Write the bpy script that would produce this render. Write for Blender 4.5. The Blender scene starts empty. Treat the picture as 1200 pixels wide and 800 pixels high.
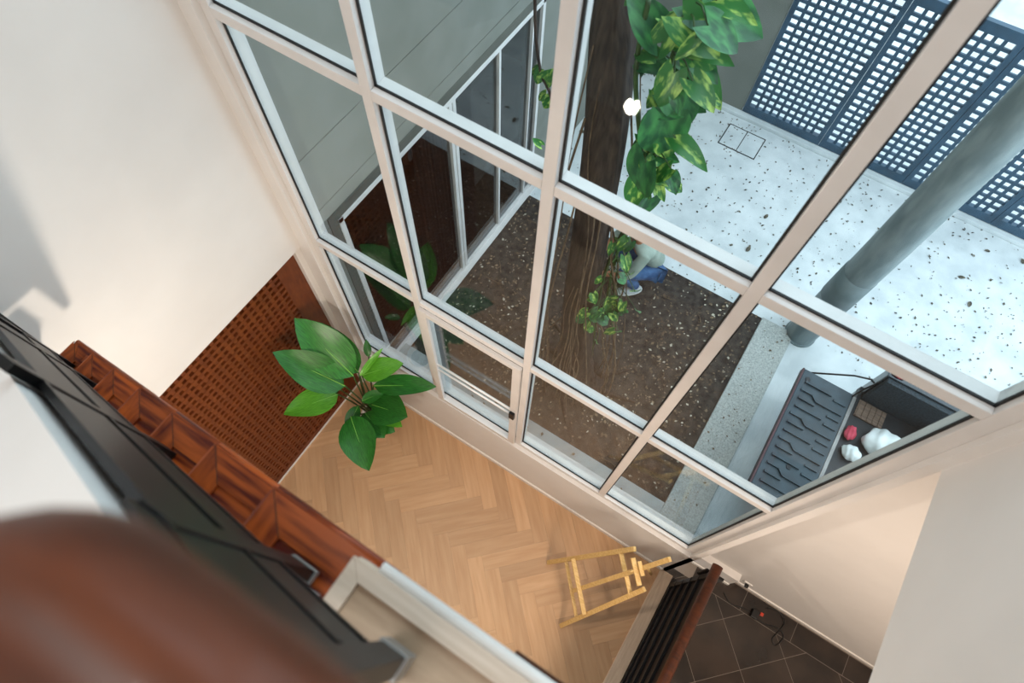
import bpy, bmesh, math, random
from mathutils import Vector, Matrix
random.seed(7)
PI = math.pi
scene = bpy.context.scene
col = scene.collection

# ------------------------------------------------------------------ camera
H = 5.90                                     # camera height over the oak floor
FPX = 736.2                                  # focal length in pixels of a 1200 px wide frame
cam_d = bpy.data.cameras.new('camera')
cam = bpy.data.objects.new('camera', cam_d); col.objects.link(cam)
cam_d.sensor_width = 36; cam_d.lens = FPX*36/1200
cam.location = (0, 0, H)
cam.rotation_euler = (math.radians(24.8755), math.radians(-1.3582), math.radians(32.59))
cam_d.clip_start = 0.01
cam_d.dof.use_dof = True; cam_d.dof.focus_distance = 5.0; cam_d.dof.aperture_fstop = 2.8
scene.camera = cam
RM = cam.rotation_euler.to_matrix()
CAM = Vector((0, 0, H))
def ray(u, v):
    d = RM @ Vector(((u-600)/FPX, -(v-400)/FPX, -1.0)); return d
def at(u, v, d): r = ray(u, v); return CAM + r*(d/-r.z)        # surveyed point at depth d below the eye
def at_y(u, v, y): r = ray(u, v); return CAM + r*(y/r.y)
def at_x(u, v, x): r = ray(u, v); return CAM + r*(x/r.x)

# ------------------------------------------------------------------ sky, exposure
w = bpy.data.worlds.new('sky'); scene.world = w; w.use_nodes = True
bg = w.node_tree.nodes['Background']
bg.inputs[0].default_value = (0.78, 0.90, 1.0, 1); bg.inputs[1].default_value = 2.7
vs = scene.view_settings
vs.view_transform = 'Standard'; vs.look = 'None'; vs.exposure = 0.12; vs.gamma = 1.0; vs.use_curve_mapping = False

def area(name, loc, rot, sx, sy, power, color):
    l = bpy.data.lights.new(name, 'AREA'); l.shape = 'RECTANGLE'; l.size = sx; l.size_y = sy
    l.energy = power; l.color = color
    o = bpy.data.objects.new(name, l); col.objects.link(o); o.location = loc; o.rotation_euler = rot
    return o
# the hall's ceiling lamp above and behind the eye; the lamp of the tiled room whose warm light falls on its wall
area('hall_ceiling_lamp_offscreen', (-0.55, -0.75, 8.15), (0, 0, 0), 1.2, 1.2, 62, (1.0, 0.96, 0.92))
area('tiled_room_lamp_offscreen', (2.45, -0.55, 3.80), (0, 0, 0), 0.9, 0.9, 105, (1.0, 0.82, 0.66))

# ------------------------------------------------------------------ materials
def lin(c):
    if isinstance(c, str):
        c = c.lstrip('#'); c = [int(c[i:i+2], 16)/255 for i in (0, 2, 4)]
    return tuple(x/12.92 if x <= 0.04045 else ((x+0.055)/1.055)**2.4 for x in c) + (1.0,)
MATS = {}
def mat(name, c1, c2=None, rough=0.6, scale=8.0, stretch=(1, 1, 1), bump=0.0, metal=0.0, detail=4, rnd=0.0,
        spec=0.5, coat=0.0, lo=0.35, hi=0.65, space='Object'):
    m = bpy.data.materials.new(name); m.use_nodes = True; MATS[name] = m
    n = m.node_tree.nodes; L = m.node_tree.links; b = n['Principled BSDF']
    b.inputs['Roughness'].default_value = rough; b.inputs['Metallic'].default_value = metal
    b.inputs['Specular IOR Level'].default_value = spec; b.inputs['Coat Weight'].default_value = coat
    c1 = lin(c1); c2 = lin(c2) if c2 else c1
    tc = n.new('ShaderNodeTexCoord'); mp = n.new('ShaderNodeMapping'); mp.inputs['Scale'].default_value = stretch
    L.new(tc.outputs[space], mp.inputs[0])
    ns = n.new('ShaderNodeTexNoise'); ns.inputs['Scale'].default_value = scale; ns.inputs['Detail'].default_value = detail
    L.new(mp.outputs[0], ns.inputs['Vector'])
    cr = n.new('ShaderNodeValToRGB'); cr.color_ramp.elements[0].color = c1; cr.color_ramp.elements[1].color = c2
    cr.color_ramp.elements[0].position = lo; cr.color_ramp.elements[1].position = hi
    L.new(ns.outputs['Fac'], cr.inputs[0])
    out = cr.outputs[0]
    if rnd:
        oi = n.new('ShaderNodeObjectInfo'); mr = n.new('ShaderNodeMapRange')
        mr.inputs['To Min'].default_value = 1-rnd; mr.inputs['To Max'].default_value = 1+rnd
        L.new(oi.outputs['Random'], mr.inputs['Value'])
        hs = n.new('ShaderNodeHueSaturation'); L.new(mr.outputs[0], hs.inputs['Value']); L.new(out, hs.inputs['Color'])
        out = hs.outputs[0]
        va = n.new('ShaderNodeVectorMath'); va.operation = 'ADD'; cx = n.new('ShaderNodeCombineXYZ')
        mu = n.new('ShaderNodeMath'); mu.operation = 'MULTIPLY'; mu.inputs[1].default_value = 40
        L.new(oi.outputs['Random'], mu.inputs[0])
        for i in range(3): L.new(mu.outputs[0], cx.inputs[i])
        L.new(tc.outputs[space], va.inputs[0]); L.new(cx.outputs[0], va.inputs[1]); L.new(va.outputs[0], mp.inputs[0])
    L.new(out, b.inputs['Base Color'])
    if bump:
        bp = n.new('ShaderNodeBump'); bp.inputs['Strength'].default_value = bump; bp.inputs['Distance'].default_value = 0.01
        L.new(ns.outputs['Fac'], bp.inputs['Height']); L.new(bp.outputs[0], b.inputs['Normal'])
    return m
mat('plaster', '#DAD7D4', '#DFDCD9', 0.75, 2.5, bump=0.03)
mat('white_paint', '#E6E3DF', '#ECEAE6', 0.4, 6)
mat('frame_white', '#D3D0CE', '#DAD7D5', 0.35, 5)
mat('frame_out', '#D3D0CE', '#DAD7D5', 0.4, 9)
mat('gasket', '#0B0E10', rough=0.6)
mat('oak', '#BC936C', '#CEA983', 0.42, 3.0, (1.0, 11, 1), 0.01, rnd=0.13, detail=4, lo=0.2, hi=0.8)
mat('oak_base', '#8A6748', '#9B7654', 0.6, 6)
mat('padauk', '#52160A', '#A84E1A', 0.33, 3.0, (1.6, 18, 18), 0.02, rnd=0.16, detail=6, spec=0.3, lo=0.36, hi=0.60)
mat('padauk_front', '#52160A', '#A84E1A', 0.33, 5.0, (9, 2.0, 9), 0.02, rnd=0.12, detail=6, spec=0.3, lo=0.3, hi=0.65)
mat('rail_wood', '#38190A', '#612F14', 0.42, 4, (1.5, 9, 9), 0.01, coat=0.12, spec=0.35, detail=5, lo=0.3, hi=0.7)
mat('lattice_wood', '#5E2809', '#733810', 0.5, 9, (4, 4, 1.0), 0.02, rnd=0.08)
mat('lattice_back', '#3E2212', '#4C2B18', 0.85, 5)
mat('white_oak', '#C9B6A2', '#DCCCBB', 0.45, 7, (1.0, 16, 4), 0.03, detail=5, lo=0.3, hi=0.7)
mat('white_edge', '#F0EEEA', '#F6F4F0', 0.3, 7)
mat('inset_oak', '#A58C72', '#B89F84', 0.5, 4, (2, 14, 1), 0.01)
mat('steel', '#0B0C0D', '#101113', 0.42, 12, spec=0.25)
mat('steel_end', '#84817E', '#96938F', 0.35, 8, metal=0.3)
mat('strip_wood', '#C9B299', '#D8C4AD', 0.4, 6, (10, 1, 1), 0.02)
mat('tile', '#241E1B', '#3A302A', 0.20, 3.0, rnd=0.12)
mat('grout', '#8A8077', rough=0.8)
mat('easel_wood', '#CFA660', '#E3C083', 0.5, 8, (2, 12, 12), 0.02)
mat('leaf_green', '#1A4E1A', '#2F7428', 0.35, 9, (1, 14, 1), 0.03, rnd=0.25, spec=0.4)
mat('leaf_bright', '#44861E', '#61A82E', 0.35, 9, (1, 14, 1), 0.03, rnd=0.12)
mat('leaf_rib', '#7CB84A', rough=0.4)
mat('stem', '#27401A', '#3B5A26', 0.5, 8)
mat('pot', '#E8E2DA', '#F0ECE6', 0.35, 5)
mat('potting_soil', '#241810', '#3A281B', 0.95, 40, bump=0.5)
mat('pothos', '#2C7030', '#B4D468', 0.38, 2.2, (1.0, 2.6, 1), 0.03, rnd=0.22, detail=7, lo=0.50, hi=0.66)
mat('pothos_dark', '#1B5030', '#4A9450', 0.38, 2.5, (1, 2.6, 1), 0.03, rnd=0.25, lo=0.4, hi=0.75)
mat('bark', '#241C18', '#463830', 0.9, 7, (5, 5, 0.7), 0.6, detail=8)
mat('root', '#4A3A2C', '#75604A', 0.85, 12, (3, 3, 1), 0.3)
mat('soil', '#25201D', '#47403A', 0.95, 14, bump=0.8, detail=10)
mat('concrete', '#C7CDCE', '#DDE1E1', 0.8, 3.5, bump=0.08, detail=8)
mat('curb', '#989C98', '#C6C9C4', 0.9, 70, bump=0.4, detail=8, lo=0.3, hi=0.7)
mat('concrete_grey', '#A6A8A5', '#B6B8B4', 0.7, 4.0, bump=0.1, detail=8)  # darker, greyer concrete than the courtyard floor, for the apron
mat('out_wall', '#74776F', '#7E8079', 0.8, 3, bump=0.04)
mat('out_wall_dark', '#55564F', '#5E5F58', 0.8, 3, bump=0.04)
mat('out_white', '#E9ECEC', '#F2F4F4', 0.8, 3)
mat('fence_blue', '#2B4456', '#37546A', 0.5, 6)
mat('pipe', '#7C898B', '#97A2A3', 0.5, 4, (3, 3, 0.8), 0.06, metal=0.15)
mat('pipe_band', '#6B787A', '#7A8789', 0.5, 5)
mat('dark_room', '#4E463F', '#58504A', 0.8, 4)
mat('brown_curtain', '#54392C', '#6A4938', 0.8, 5, (12, 12, 0.6), 0.3)
mat('brown_floor', '#4A3022', '#5C3D2C', 0.4, 4, (1, 8, 1))
mat('liner', '#27363E', '#34464F', 0.4, 8)
mat('liner_dark', '#0C1318', '#141D23', 0.45, 8)
mat('truck_paint', '#1B242B', '#222C33', 0.25, 5, coat=0.6)
mat('truck_trim', '#4A2628', '#5A3032', 0.4, 6)
mat('bag', '#D8DDDA', '#EEF1EF', 0.6, 6, bump=0.3)
mat('red_cloth', '#B0283C', '#D8566A', 0.8, 12, bump=0.3)
mat('cardboard', '#5B4A40', '#7A6454', 0.8, 8, (1, 8, 1), 0.1)
mat('net', '#131C22', '#2C3A42', 0.7, 60, bump=0.6, detail=8)
mat('rubber', '#0C0C0D', rough=0.5)
mat('red_plastic', '#C03A22', rough=0.4)
mat('litter', '#4A3A2C', '#8E7A62', 0.85, 3, rnd=0.0, space='Object')
mat('litter_pale', '#8F8676', '#D2C8B4', 0.85, 2)
mat('litter_dark', '#3B362F', '#6B6454', 0.85, 2)
mat('skin', '#A06A4C', '#B07A5A', 0.55, 10)
mat('shirt', '#93A094', '#A6B2A6', 0.85, 9, bump=0.3)
mat('jeans', '#2F527E', '#4A709C', 0.85, 14, bump=0.3)
mat('shoe', '#B9C0C2', '#D5DADB', 0.6, 10)
mat('shoe_sole', '#EDEDEA', rough=0.7)
mat('hair', '#1A130F', '#2C211A', 0.7, 30, bump=0.3)
def emit(name, c, s):
    m = bpy.data.materials.new(name); m.use_nodes = True; MATS[name] = m
    n = m.node_tree.nodes; n.clear(); e = n.new('ShaderNodeEmission'); o = n.new('ShaderNodeOutputMaterial')
    e.inputs[0].default_value = lin(c); e.inputs[1].default_value = s; m.node_tree.links.new(e.outputs[0], o.inputs[0])
emit('lamp_glow', '#FFEFDC', 680)
def glass(name, tint, f0=0.03, rough=0.01):
    m = bpy.data.materials.new(name); m.use_nodes = True; MATS[name] = m
    n = m.node_tree.nodes; L = m.node_tree.links; n.clear()
    t = n.new('ShaderNodeBsdfTransparent'); t.inputs[0].default_value = tint
    g = n.new('ShaderNodeBsdfGlossy'); g.inputs['Roughness'].default_value = rough
    lw = n.new('ShaderNodeLayerWeight'); pw = n.new('ShaderNodeMath'); pw.operation = 'POWER'; pw.inputs[1].default_value = 5
    ma = n.new('ShaderNodeMath'); ma.operation = 'MULTIPLY_ADD'; ma.inputs[1].default_value = 1-f0; ma.inputs[2].default_value = f0
    L.new(lw.outputs['Facing'], pw.inputs[0]); L.new(pw.outputs[0], ma.inputs[0])
    mx = n.new('ShaderNodeMixShader'); o = n.new('ShaderNodeOutputMaterial')
    L.new(ma.outputs[0], mx.inputs[0]); L.new(t.outputs[0], mx.inputs[1]); L.new(g.outputs[0], mx.inputs[2]); L.new(mx.outputs[0], o.inputs[0])
glass('glass', (0.93, 0.98, 0.985, 1), 0.008)
glass('glass_out', (0.62, 0.66, 0.68, 1), 0.06)

# ------------------------------------------------------------------ mesh helpers
class MB:
    def __init__(s): s.v = []; s.f = []
    def box(s, x0, x1, y0, y1, z0, z1):
        b = len(s.v)
        s.v += [(x, y, z) for z in (z0, z1) for y in (y0, y1) for x in (x0, x1)]
        s.f += [tuple(b+i for i in q) for q in ((0,2,3,1),(4,5,7,6),(0,1,5,4),(2,6,7,3),(0,4,6,2),(1,3,7,5))]
        return s
    def prism(s, poly, z0, z1):                 # poly: list of (x, y), counter-clockwise
        b = len(s.v); n = len(poly)
        s.v += [(x, y, z0) for x, y in poly] + [(x, y, z1) for x, y in poly]
        s.f += [tuple(b+i for i in reversed(range(n))), tuple(b+n+i for i in range(n))]
        s.f += [(b+i, b+(i+1) % n, b+n+(i+1) % n, b+n+i) for i in range(n)]
        return s
    def prism_y(s, poly, y0, y1):               # poly of (x, z)
        b = len(s.v); n = len(poly)
        s.v += [(x, y0, z) for x, z in poly] + [(x, y1, z) for x, z in poly]
        s.f += [tuple(b+i for i in range(n)), tuple(b+n+i for i in reversed(range(n)))]
        s.f += [(b+(i+1) % n, b+i, b+n+i, b+n+(i+1) % n) for i in range(n)]
        return s
    def bar(s, a, b_, wx, wy, up=(0, 0, 1)):    # rectangular bar from a to b_
        a = Vector(a); c = Vector(b_); t = (c-a).normalized(); u = Vector(up)
        if abs(t.dot(u)) > 0.98: u = Vector((0, 1, 0))
        sx = t.cross(u).normalized(); sy = sx.cross(t).normalized(); b = len(s.v)
        for p in (a, c):
            for i, j in ((-1,-1),(1,-1),(1,1),(-1,1)): s.v.append(tuple(p+sx*(i*wx/2)+sy*(j*wy/2)))
        s.f += [tuple(b+i for i in q) for q in ((3,2,1,0),(4,5,6,7),(0,1,5,4),(1,2,6,5),(2,3,7,6),(3,0,4,7))]
        return s
    def tube(s, pts, rad, n=10, cap=True, rnd=None):
        pts = [Vector(p) for p in pts]; rs = rad if isinstance(rad, (list, tuple)) else [rad]*len(pts)
        b0 = len(s.v); prev = None
        for i, p in enumerate(pts):
            t = (pts[min(i+1, len(pts)-1)]-pts[max(i-1, 0)]).normalized()
            if prev is None:
                u = Vector((0, 0, 1)) if abs(t.z) < 0.9 else Vector((1, 0, 0)); sx = t.cross(u).normalized()
            else: sx = (prev - t*prev.dot(t)).normalized()
            prev = sx; sy = t.cross(sx)
            for k in range(n):
                a = 2*PI*k/n; r = rs[i]*(1 + (rnd(i, k) if rnd else 0))
                s.v.append(tuple(p+sx*(math.cos(a)*r)+sy*(math.sin(a)*r)))
        for i in range(len(pts)-1):
            for k in range(n):
                s.f.append((b0+i*n+k, b0+i*n+(k+1) % n, b0+(i+1)*n+(k+1) % n, b0+(i+1)*n+k))
        if cap:
            s.f.append(tuple(b0+k for k in reversed(range(n)))); e = b0+(len(pts)-1)*n
            s.f.append(tuple(e+k for k in range(n)))
        return s
    def lathe(s, prof, c=(0, 0, 0), n=20):      # prof: (radius, z)
        b0 = len(s.v)
        for r, z in prof:
            for k in range(n):
                a = 2*PI*k/n; s.v.append((c[0]+r*math.cos(a), c[1]+r*math.sin(a), c[2]+z))
        for i in range(len(prof)-1):
            for k in range(n): s.f.append((b0+i*n+k, b0+i*n+(k+1) % n, b0+(i+1)*n+(k+1) % n, b0+(i+1)*n+k))
        if prof[0][0] > 1e-4: s.f.append(tuple(b0+k for k in reversed(range(n))))
        if prof[-1][0] > 1e-4: s.f.append(tuple(b0+(len(prof)-1)*n+k for k in range(n)))
        return s
    def mesh(s, name):
        m = bpy.data.meshes.new(name); m.from_pydata(s.v, [], s.f); m.update(); return m
    def build(s, name, material, parent=None, smooth=False, bevel=0.0, origin=None):
        m = s.mesh(name)
        if bevel:
            bm = bmesh.new(); bm.from_mesh(m)
            bmesh.ops.bevel(bm, geom=bm.edges[:], offset=bevel, segments=2, profile=0.6, affect='EDGES', clamp_overlap=True)
            bm.to_mesh(m); bm.free()
        return link(name, m, material, parent, smooth)
def link(name, m, material, parent=None, smooth=False):
    if len(m.materials) == 0: m.materials.append(MATS[material])
    if smooth:
        for p in m.polygons: p.use_smooth = True
    o = bpy.data.objects.new(name, m); col.objects.link(o)
    if parent: o.parent = parent; o.matrix_parent_inverse = parent.matrix_basis.inverted()
    return o
def box(name, x0, x1, y0, y1, z0, z1, material, parent=None, bevel=0.0):
    return MB().box(x0, x1, y0, y1, z0, z1).build(name, material, parent, bevel=bevel)
def empty(name, loc=(0, 0, 0)):
    o = bpy.data.objects.new(name, None); col.objects.link(o); o.location = loc; o.empty_display_size = 0.05
    return o
def tag(o, label=None, cat=None, group=None, kind=None):
    if label: o['label'] = label
    if cat: o['category'] = cat
    if group: o['group'] = group
    if kind: o['kind'] = kind
    return o
def struct(o, label, cat):
    return tag(o, label, cat, kind='structure')
def place(name, mesh, material, parent, base, tip, normal):
    """a leaf mesh (unit along +X) laid from base to tip with its face towards normal"""
    base = Vector(base); tip = Vector(tip); x = tip-base; L = x.length; x.normalize()
    z = Vector(normal); z = (z - x*z.dot(x)).normalized(); y = z.cross(x)
    o = link(name, mesh, material)
    mw = Matrix((x, y, z)).transposed().to_4x4() @ Matrix.Scale(L, 4); mw.translation = base
    if parent: o.parent = parent; o.matrix_parent_inverse = parent.matrix_basis.inverted()
    o.matrix_basis = mw
    return o

# ================================================================== THE SETTING
YW = 1.23           # inner face of the wall under the window
XL = -2.33          # white wall on the side
XR = 1.00           # wall on the other side, upper storey only
ZS = 3.82           # underside of the upper storey beyond XR
ZT = -0.40          # tiled floor
GZ = -0.10          # courtyard ground
CEIL = 8.2

# ---- oak herringbone floor: every plank is a piece of its own
FX0, FX1, FY0 = -2.395, 0.97, -1.2
fl = MB().box(-3.0, FX1, -3.2, YW+0.05, -0.12, -0.006).build('floor', 'oak_base')
struct(fl, 'warm oak herringbone floor far below the stairs', 'floor')
PW, PL, A0, B0 = 0.130, 0.615, -0.514, -1.160
R2 = math.sqrt(0.5)
def clip(poly):
    for ax, lim, sg in ((0, FX0, 1), (0, FX1, -1), (1, FY0, 1), (1, YW-0.012, -1)):
        out = []
        for i in range(len(poly)):
            a, b = poly[i], poly[(i+1) % len(poly)]
            da, db = sg*(a[ax]-lim), sg*(b[ax]-lim)
            if da >= 0: out.append(a)
            if (da >= 0) != (db >= 0):
                t = da/(da-db); out.append((a[0]+t*(b[0]-a[0]), a[1]+t*(b[1]-a[1])))
        poly = out
        if len(poly) < 3: return []
    return poly
def plank(s0, s1, t0, t1, along):
    g = 0.0005; pts = []
    for s_, t_ in ((s0+g, t0+g), (s0+g, t1-g), (s1-g, t1-g), (s1-g, t0+g)):
        pts.append(((s_+t_)*R2, (s_-t_)*R2))
    pts = clip(pts)
    if len(pts) < 3: return
    area2 = sum(pts[i][0]*pts[(i+1) % len(pts)][1]-pts[(i+1) % len(pts)][0]*pts[i][1] for i in range(len(pts)))
    if abs(area2) < 0.0008: return
    if area2 < 0: pts.reverse()
    cx = sum(p[0] for p in pts)/len(pts); cy = sum(p[1] for p in pts)/len(pts)
    ang = PI/4 if along == 's' else -PI/4
    ca, sa = math.cos(-ang), math.sin(-ang)
    loc = [((x-cx)*ca-(y-cy)*sa, (x-cx)*sa+(y-cy)*ca) for x, y in pts]
    o = MB().prism(loc, -0.006, 0.0).build('plank', 'oak', fl)
    o.location = (cx, cy, random.uniform(-0.0006, 0.0002)); o.rotation_euler = (0, 0, ang)
for c in range(-5, 6):
    for k in range(-60, 61):
        s0 = A0+k*PW+c*PL; t0 = B0+k*PW-c*PL
        plank(s0, s0+PL, t0, t0+PW, 's')
        plank(s0, s0+PW, t0+PW, t0+PW+PL, 't')

# ---- white side wall, lattice recess below it
struct(MB().box(-3.0, XL, -3.2, YW+0.02, 2.40, CEIL).build('wall_left', 'plaster'), 'white plaster wall above the wooden lattice screen', 'wall')
struct(MB().box(-3.0, -2.80, -3.2, 1.40, -0.12, 2.40).box(-2.80, -2.42, YW, 1.40, -0.12, 2.40).build('wall_recess', 'plaster'), 'deep recess behind the wooden lattice screen', 'wall')
struct(MB().box(-2.42, -2.35, 1.185, YW, 0, 2.40).build('trim_1', 'plaster', bevel=0.003), 'narrow plaster return beside the lattice screen', 'trim')
struct(MB().box(-2.395, -2.380, -1.2, 1.185, 0, 0.02).build('trim_2', 'white_paint'), 'thin pale strip along the foot of the lattice screen', 'trim')

# ---- wall around the big window
ww = struct(empty('wall_window', (0, YW, 0)), 'plaster wall below and beside the tall gridded window', 'wall')
box('sill_wall', -2.42, 1.0, YW, 1.40, -0.4, 0.905, 'plaster', ww)
box('left_pier', -2.62, -2.232, YW, 1.40, 0.905, CEIL, 'plaster', ww)
MB().prism([(0.96, YW), (XR, YW), (1.24, 1.60), (1.24, 1.76), (1.215, 1.76), (0.968, 1.40), (0.96, 1.40)], 0.0, CEIL).build('right_pier', 'plaster', ww)
box('lintel', -2.232, 0.96, YW, 1.40, 7.45, CEIL, 'plaster', ww)
struct(MB().box(-2.35, 0.965, YW-0.014, YW, 0, 0.075).build('baseboard_window', 'white_paint', bevel=0.003), 'white baseboard below the window, along the oak floor', 'baseboard')
struct(MB().box(1.24, 4.6, 1.60, 1.76, ZT-0.1, ZS+0.05).build('wall_far', 'plaster'), 'warm beige wall rising from the dark tiled floor', 'wall')
struct(MB().box(1.62, 4.6, 1.586, 1.60, ZT, ZT+0.055).build('baseboard_far', 'white_paint', bevel=0.004), 'white baseboard between dark tiles and beige wall', 'baseboard')
struct(MB().box(1.16, 1.62, 1.53, 1.60, ZT, -0.10).build('wall_low', 'plaster', bevel=0.004), 'low plastered ledge at the foot of the beige wall near the railing', 'wall')
struct(MB().box(1.16, 1.62, 1.518, 1.53, ZT, ZT+0.055).build('baseboard_low', 'white_paint', bevel=0.004), 'white baseboard along the low plastered ledge', 'baseboard')
struct(MB().prism([(XR, -3.2), (4.6, -3.2), (4.6, 1.62), (1.25, 1.62), (XR, YW)], ZS, CEIL).build('wall_right', 'plaster'), 'pale grey wall of the upper storey above the tiled room', 'wall')
struct(MB().box(-3.0, 4.6, -3.4, -3.2, -0.5, CEIL).build('wall_back', 'plaster'), 'white rear wall of the stair hall', 'wall')
struct(MB().box(4.6, 4.75, -3.4, 1.76, -0.5, ZS).build('wall_end', 'plaster'), 'end wall of the tiled room', 'wall')
struct(MB().box(-2.63, 4.6, -3.4, 1.76, CEIL, CEIL+0.15).build('ceiling', 'plaster'), 'white ceiling of the stair hall', 'ceiling')

# ---- dark tiled floor, diagonal tiles
tf = struct(MB().box(1.07, 4.6, -3.2, 1.60, ZT-0.1, ZT-0.004).build('floor_tiled', 'grout'), 'dark tiled floor laid diagonally beside the railing', 'floor')
def clip2(poly, x0, x1, y0, y1):
    for ax, lim, sg in ((0, x0, 1), (0, x1, -1), (1, y0, 1), (1, y1, -1)):
        out = []
        for i in range(len(poly)):
            a, b = poly[i], poly[(i+1) % len(poly)]; da, db = sg*(a[ax]-lim), sg*(b[ax]-lim)
            if da >= 0: out.append(a)
            if (da >= 0) != (db >= 0):
                t = da/(da-db); out.append((a[0]+t*(b[0]-a[0]), a[1]+t*(b[1]-a[1])))
        poly = out
        if len(poly) < 3: return []
    return poly
TS = 0.43
for i in range(-14, 15):
    for j in range(-14, 15):
        s0, t0 = i*TS+0.10, j*TS+0.06; g = 0.0025
        pts = [((s_+t_)*R2+1.9, (s_-t_)*R2+0.9) for s_, t_ in ((s0+g, t0+g), (s0+TS-g, t0+g), (s0+TS-g, t0+TS-g), (s0+g, t0+TS-g))]
        pts = clip2(pts, 1.075, 3.6, -0.4, 1.38)
        if len(pts) < 3: continue
        ar = sum(pts[q][0]*pts[(q+1) % len(pts)][1]-pts[(q+1) % len(pts)][0]*pts[q][1] for q in range(len(pts)))
        if abs(ar) < 0.002: continue
        if ar < 0: pts.reverse()
        MB().prism(pts, ZT-0.01, ZT).build('tile', 'tile', tf)
for i in range(6):
    MB().box(1.31+i*0.5, 1.31+i*0.5+0.495, 1.385, 1.575, ZT-0.01, ZT).build('border_tile', 'tile', tf)

# ---- platform edge
struct(MB().box(0.955, 1.075, -3.2, YW, -0.38, 0.012).build('trim_3', 'strip_wood', bevel=0.006), 'pale wooden nosing along the edge of the oak platform', 'trim')

# ================================================================== BIG WINDOW
YF, YG, YO = 1.262, 1.300, 1.350
X1, X2, X3, X4, X5 = -2.177, -1.378, -0.587, 0.133, 0.905
T1, T2, TB, T0 = H-1.717, H-3.344, H-4.938, H-0.09
BW = 0.05
win = struct(empty('window_1', (-0.6, YG, 0.9)), 'tall gridded window in white frames overlooking the courtyard', 'window')
def frame_bar(name, x0, x1, z0, z1):
    o = box(name, x0, x1, YF, YG, z0, z1, 'frame_white', win, bevel=0.003)
    box('outer_profile', x0, x1, YG+0.001, YO, z0+0.002, z1-0.002, 'frame_out', o)
    return o
ZTOP = 7.45
frame_bar('jamb', -2.232, X1, TB-0.055, ZTOP); frame_bar('jamb', X5, 0.96, TB-0.055, ZTOP)
for x0, x1 in ((X2-BW, X2), (X3-BW, X3), (X4, X4+BW)): frame_bar('mullion', x0, x1, TB-0.055, ZTOP)
cols = ((X1, X2-BW), (X2, X3-BW), (X3, X4), (X4+BW, X5))
for x0, x1 in cols:
    for zt in (T1, T2, TB, T0): frame_bar('transom' if zt != TB else 'bottom_rail', x0, x1, zt-0.052, zt)
    frame_bar('head_rail', x0, x1, ZTOP-0.05, ZTOP)
rows = ((TB, T2-0.052), (T2, T1-0.052), (T1, T0-0.052), (T0, ZTOP-0.05))
for ci, (x0, x1) in enumerate(cols):
    for ri, (z0, z1) in enumerate(rows):
        pn = box('pane', x0, x1, YG-0.003, YG+0.003, z0, z1, 'glass', win)
        g = 0.009
        gm = MB().box(x0, x1, YG-0.012, YG-0.004, z0, z0+g).box(x0, x1, YG-0.012, YG-0.004, z1-g, z1)
        gm.box(x0, x0+g, YG-0.012, YG-0.004, z0, z1).box(x1-g, x1, YG-0.012, YG-0.004, z0, z1)
        gm.build('gasket', 'gasket', pn)
# opening sash in the lowest field of the second column, with two guard rods
sx0, sx1, sz0, sz1 = X2, X3-BW, TB-0.03, T2-0.052
for nm, b in (('stile', (sx0, sx0+0.055, sz0, sz1)), ('stile', (sx1-0.055, sx1, sz0, sz1)),
              ('sash_rail', (sx0+0.055, sx1-0.055, sz0, sz0+0.04)), ('sash_rail', (sx0+0.055, sx1-0.055, sz1-0.05, sz1))):
    o = MB().box(b[0], b[1], 1.236, 1.261, b[2], b[3]).build(nm, 'frame_white', win, bevel=0.003)
for zr in (H-4.20, H-4.295):
    MB().tube([(sx0+0.05, 1.247, zr), (sx1-0.03, 1.247, zr)], 0.008, 8).build('guard_rod', 'white_paint', win, smooth=True)
MB().box(sx1-0.05, sx1-0.01, 1.215, 1.236, H-4.30, H-4.19).build('latch', 'steel', win, bevel=0.004)

# ================================================================== LATTICE SCREEN
lat = tag(empty('lattice_screen', (-2.40, 0.5, 0)), 'reddish wooden lattice screen of small square holes below the white wall', 'lattice screen')
LXF, LXB = -2.392, -2.412
box('backing', -2.80, -2.775, -0.9, 1.185, 0.0, 2.44, 'lattice_back', lat)
box('stile', LXB, LXF+0.004, 1.015, 1.184, 0.021, 2.43, 'lattice_wood', lat, bevel=0.002)
ya, yb = -0.55, 1.015
box('stile', LXB, LXF+0.004, ya-0.12, ya, 0.021, 2.43, 'lattice_wood', lat, bevel=0.002)
box('rail', LXB, LXF+0.004, ya, yb, 0.021, 0.09, 'lattice_wood', lat, bevel=0.002)
PITCH = 0.0602
ny = int((yb-ya)/PITCH); nz = int((2.43-0.09)/PITCH)
vm = MB().box(-0.010, 0.010, -0.0145, 0.0145, 0, 2.33).mesh('vertical_slat')
for i in range(1, ny+1):
    o = link('vertical_slat', vm, 'lattice_wood', lat); o.location = (LXB+0.010, yb-i*PITCH+0.0, 0.09)
hm = MB().box(-0.010, 0.010, ya-0.0, yb, -0.0140, 0.0140).mesh('horizontal_slat')
for j in range(1, nz+1):
    o = link('horizontal_slat', hm, 'lattice_wood', lat); o.location = (LXF-0.008, 0, 0.09+j*PITCH)

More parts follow.
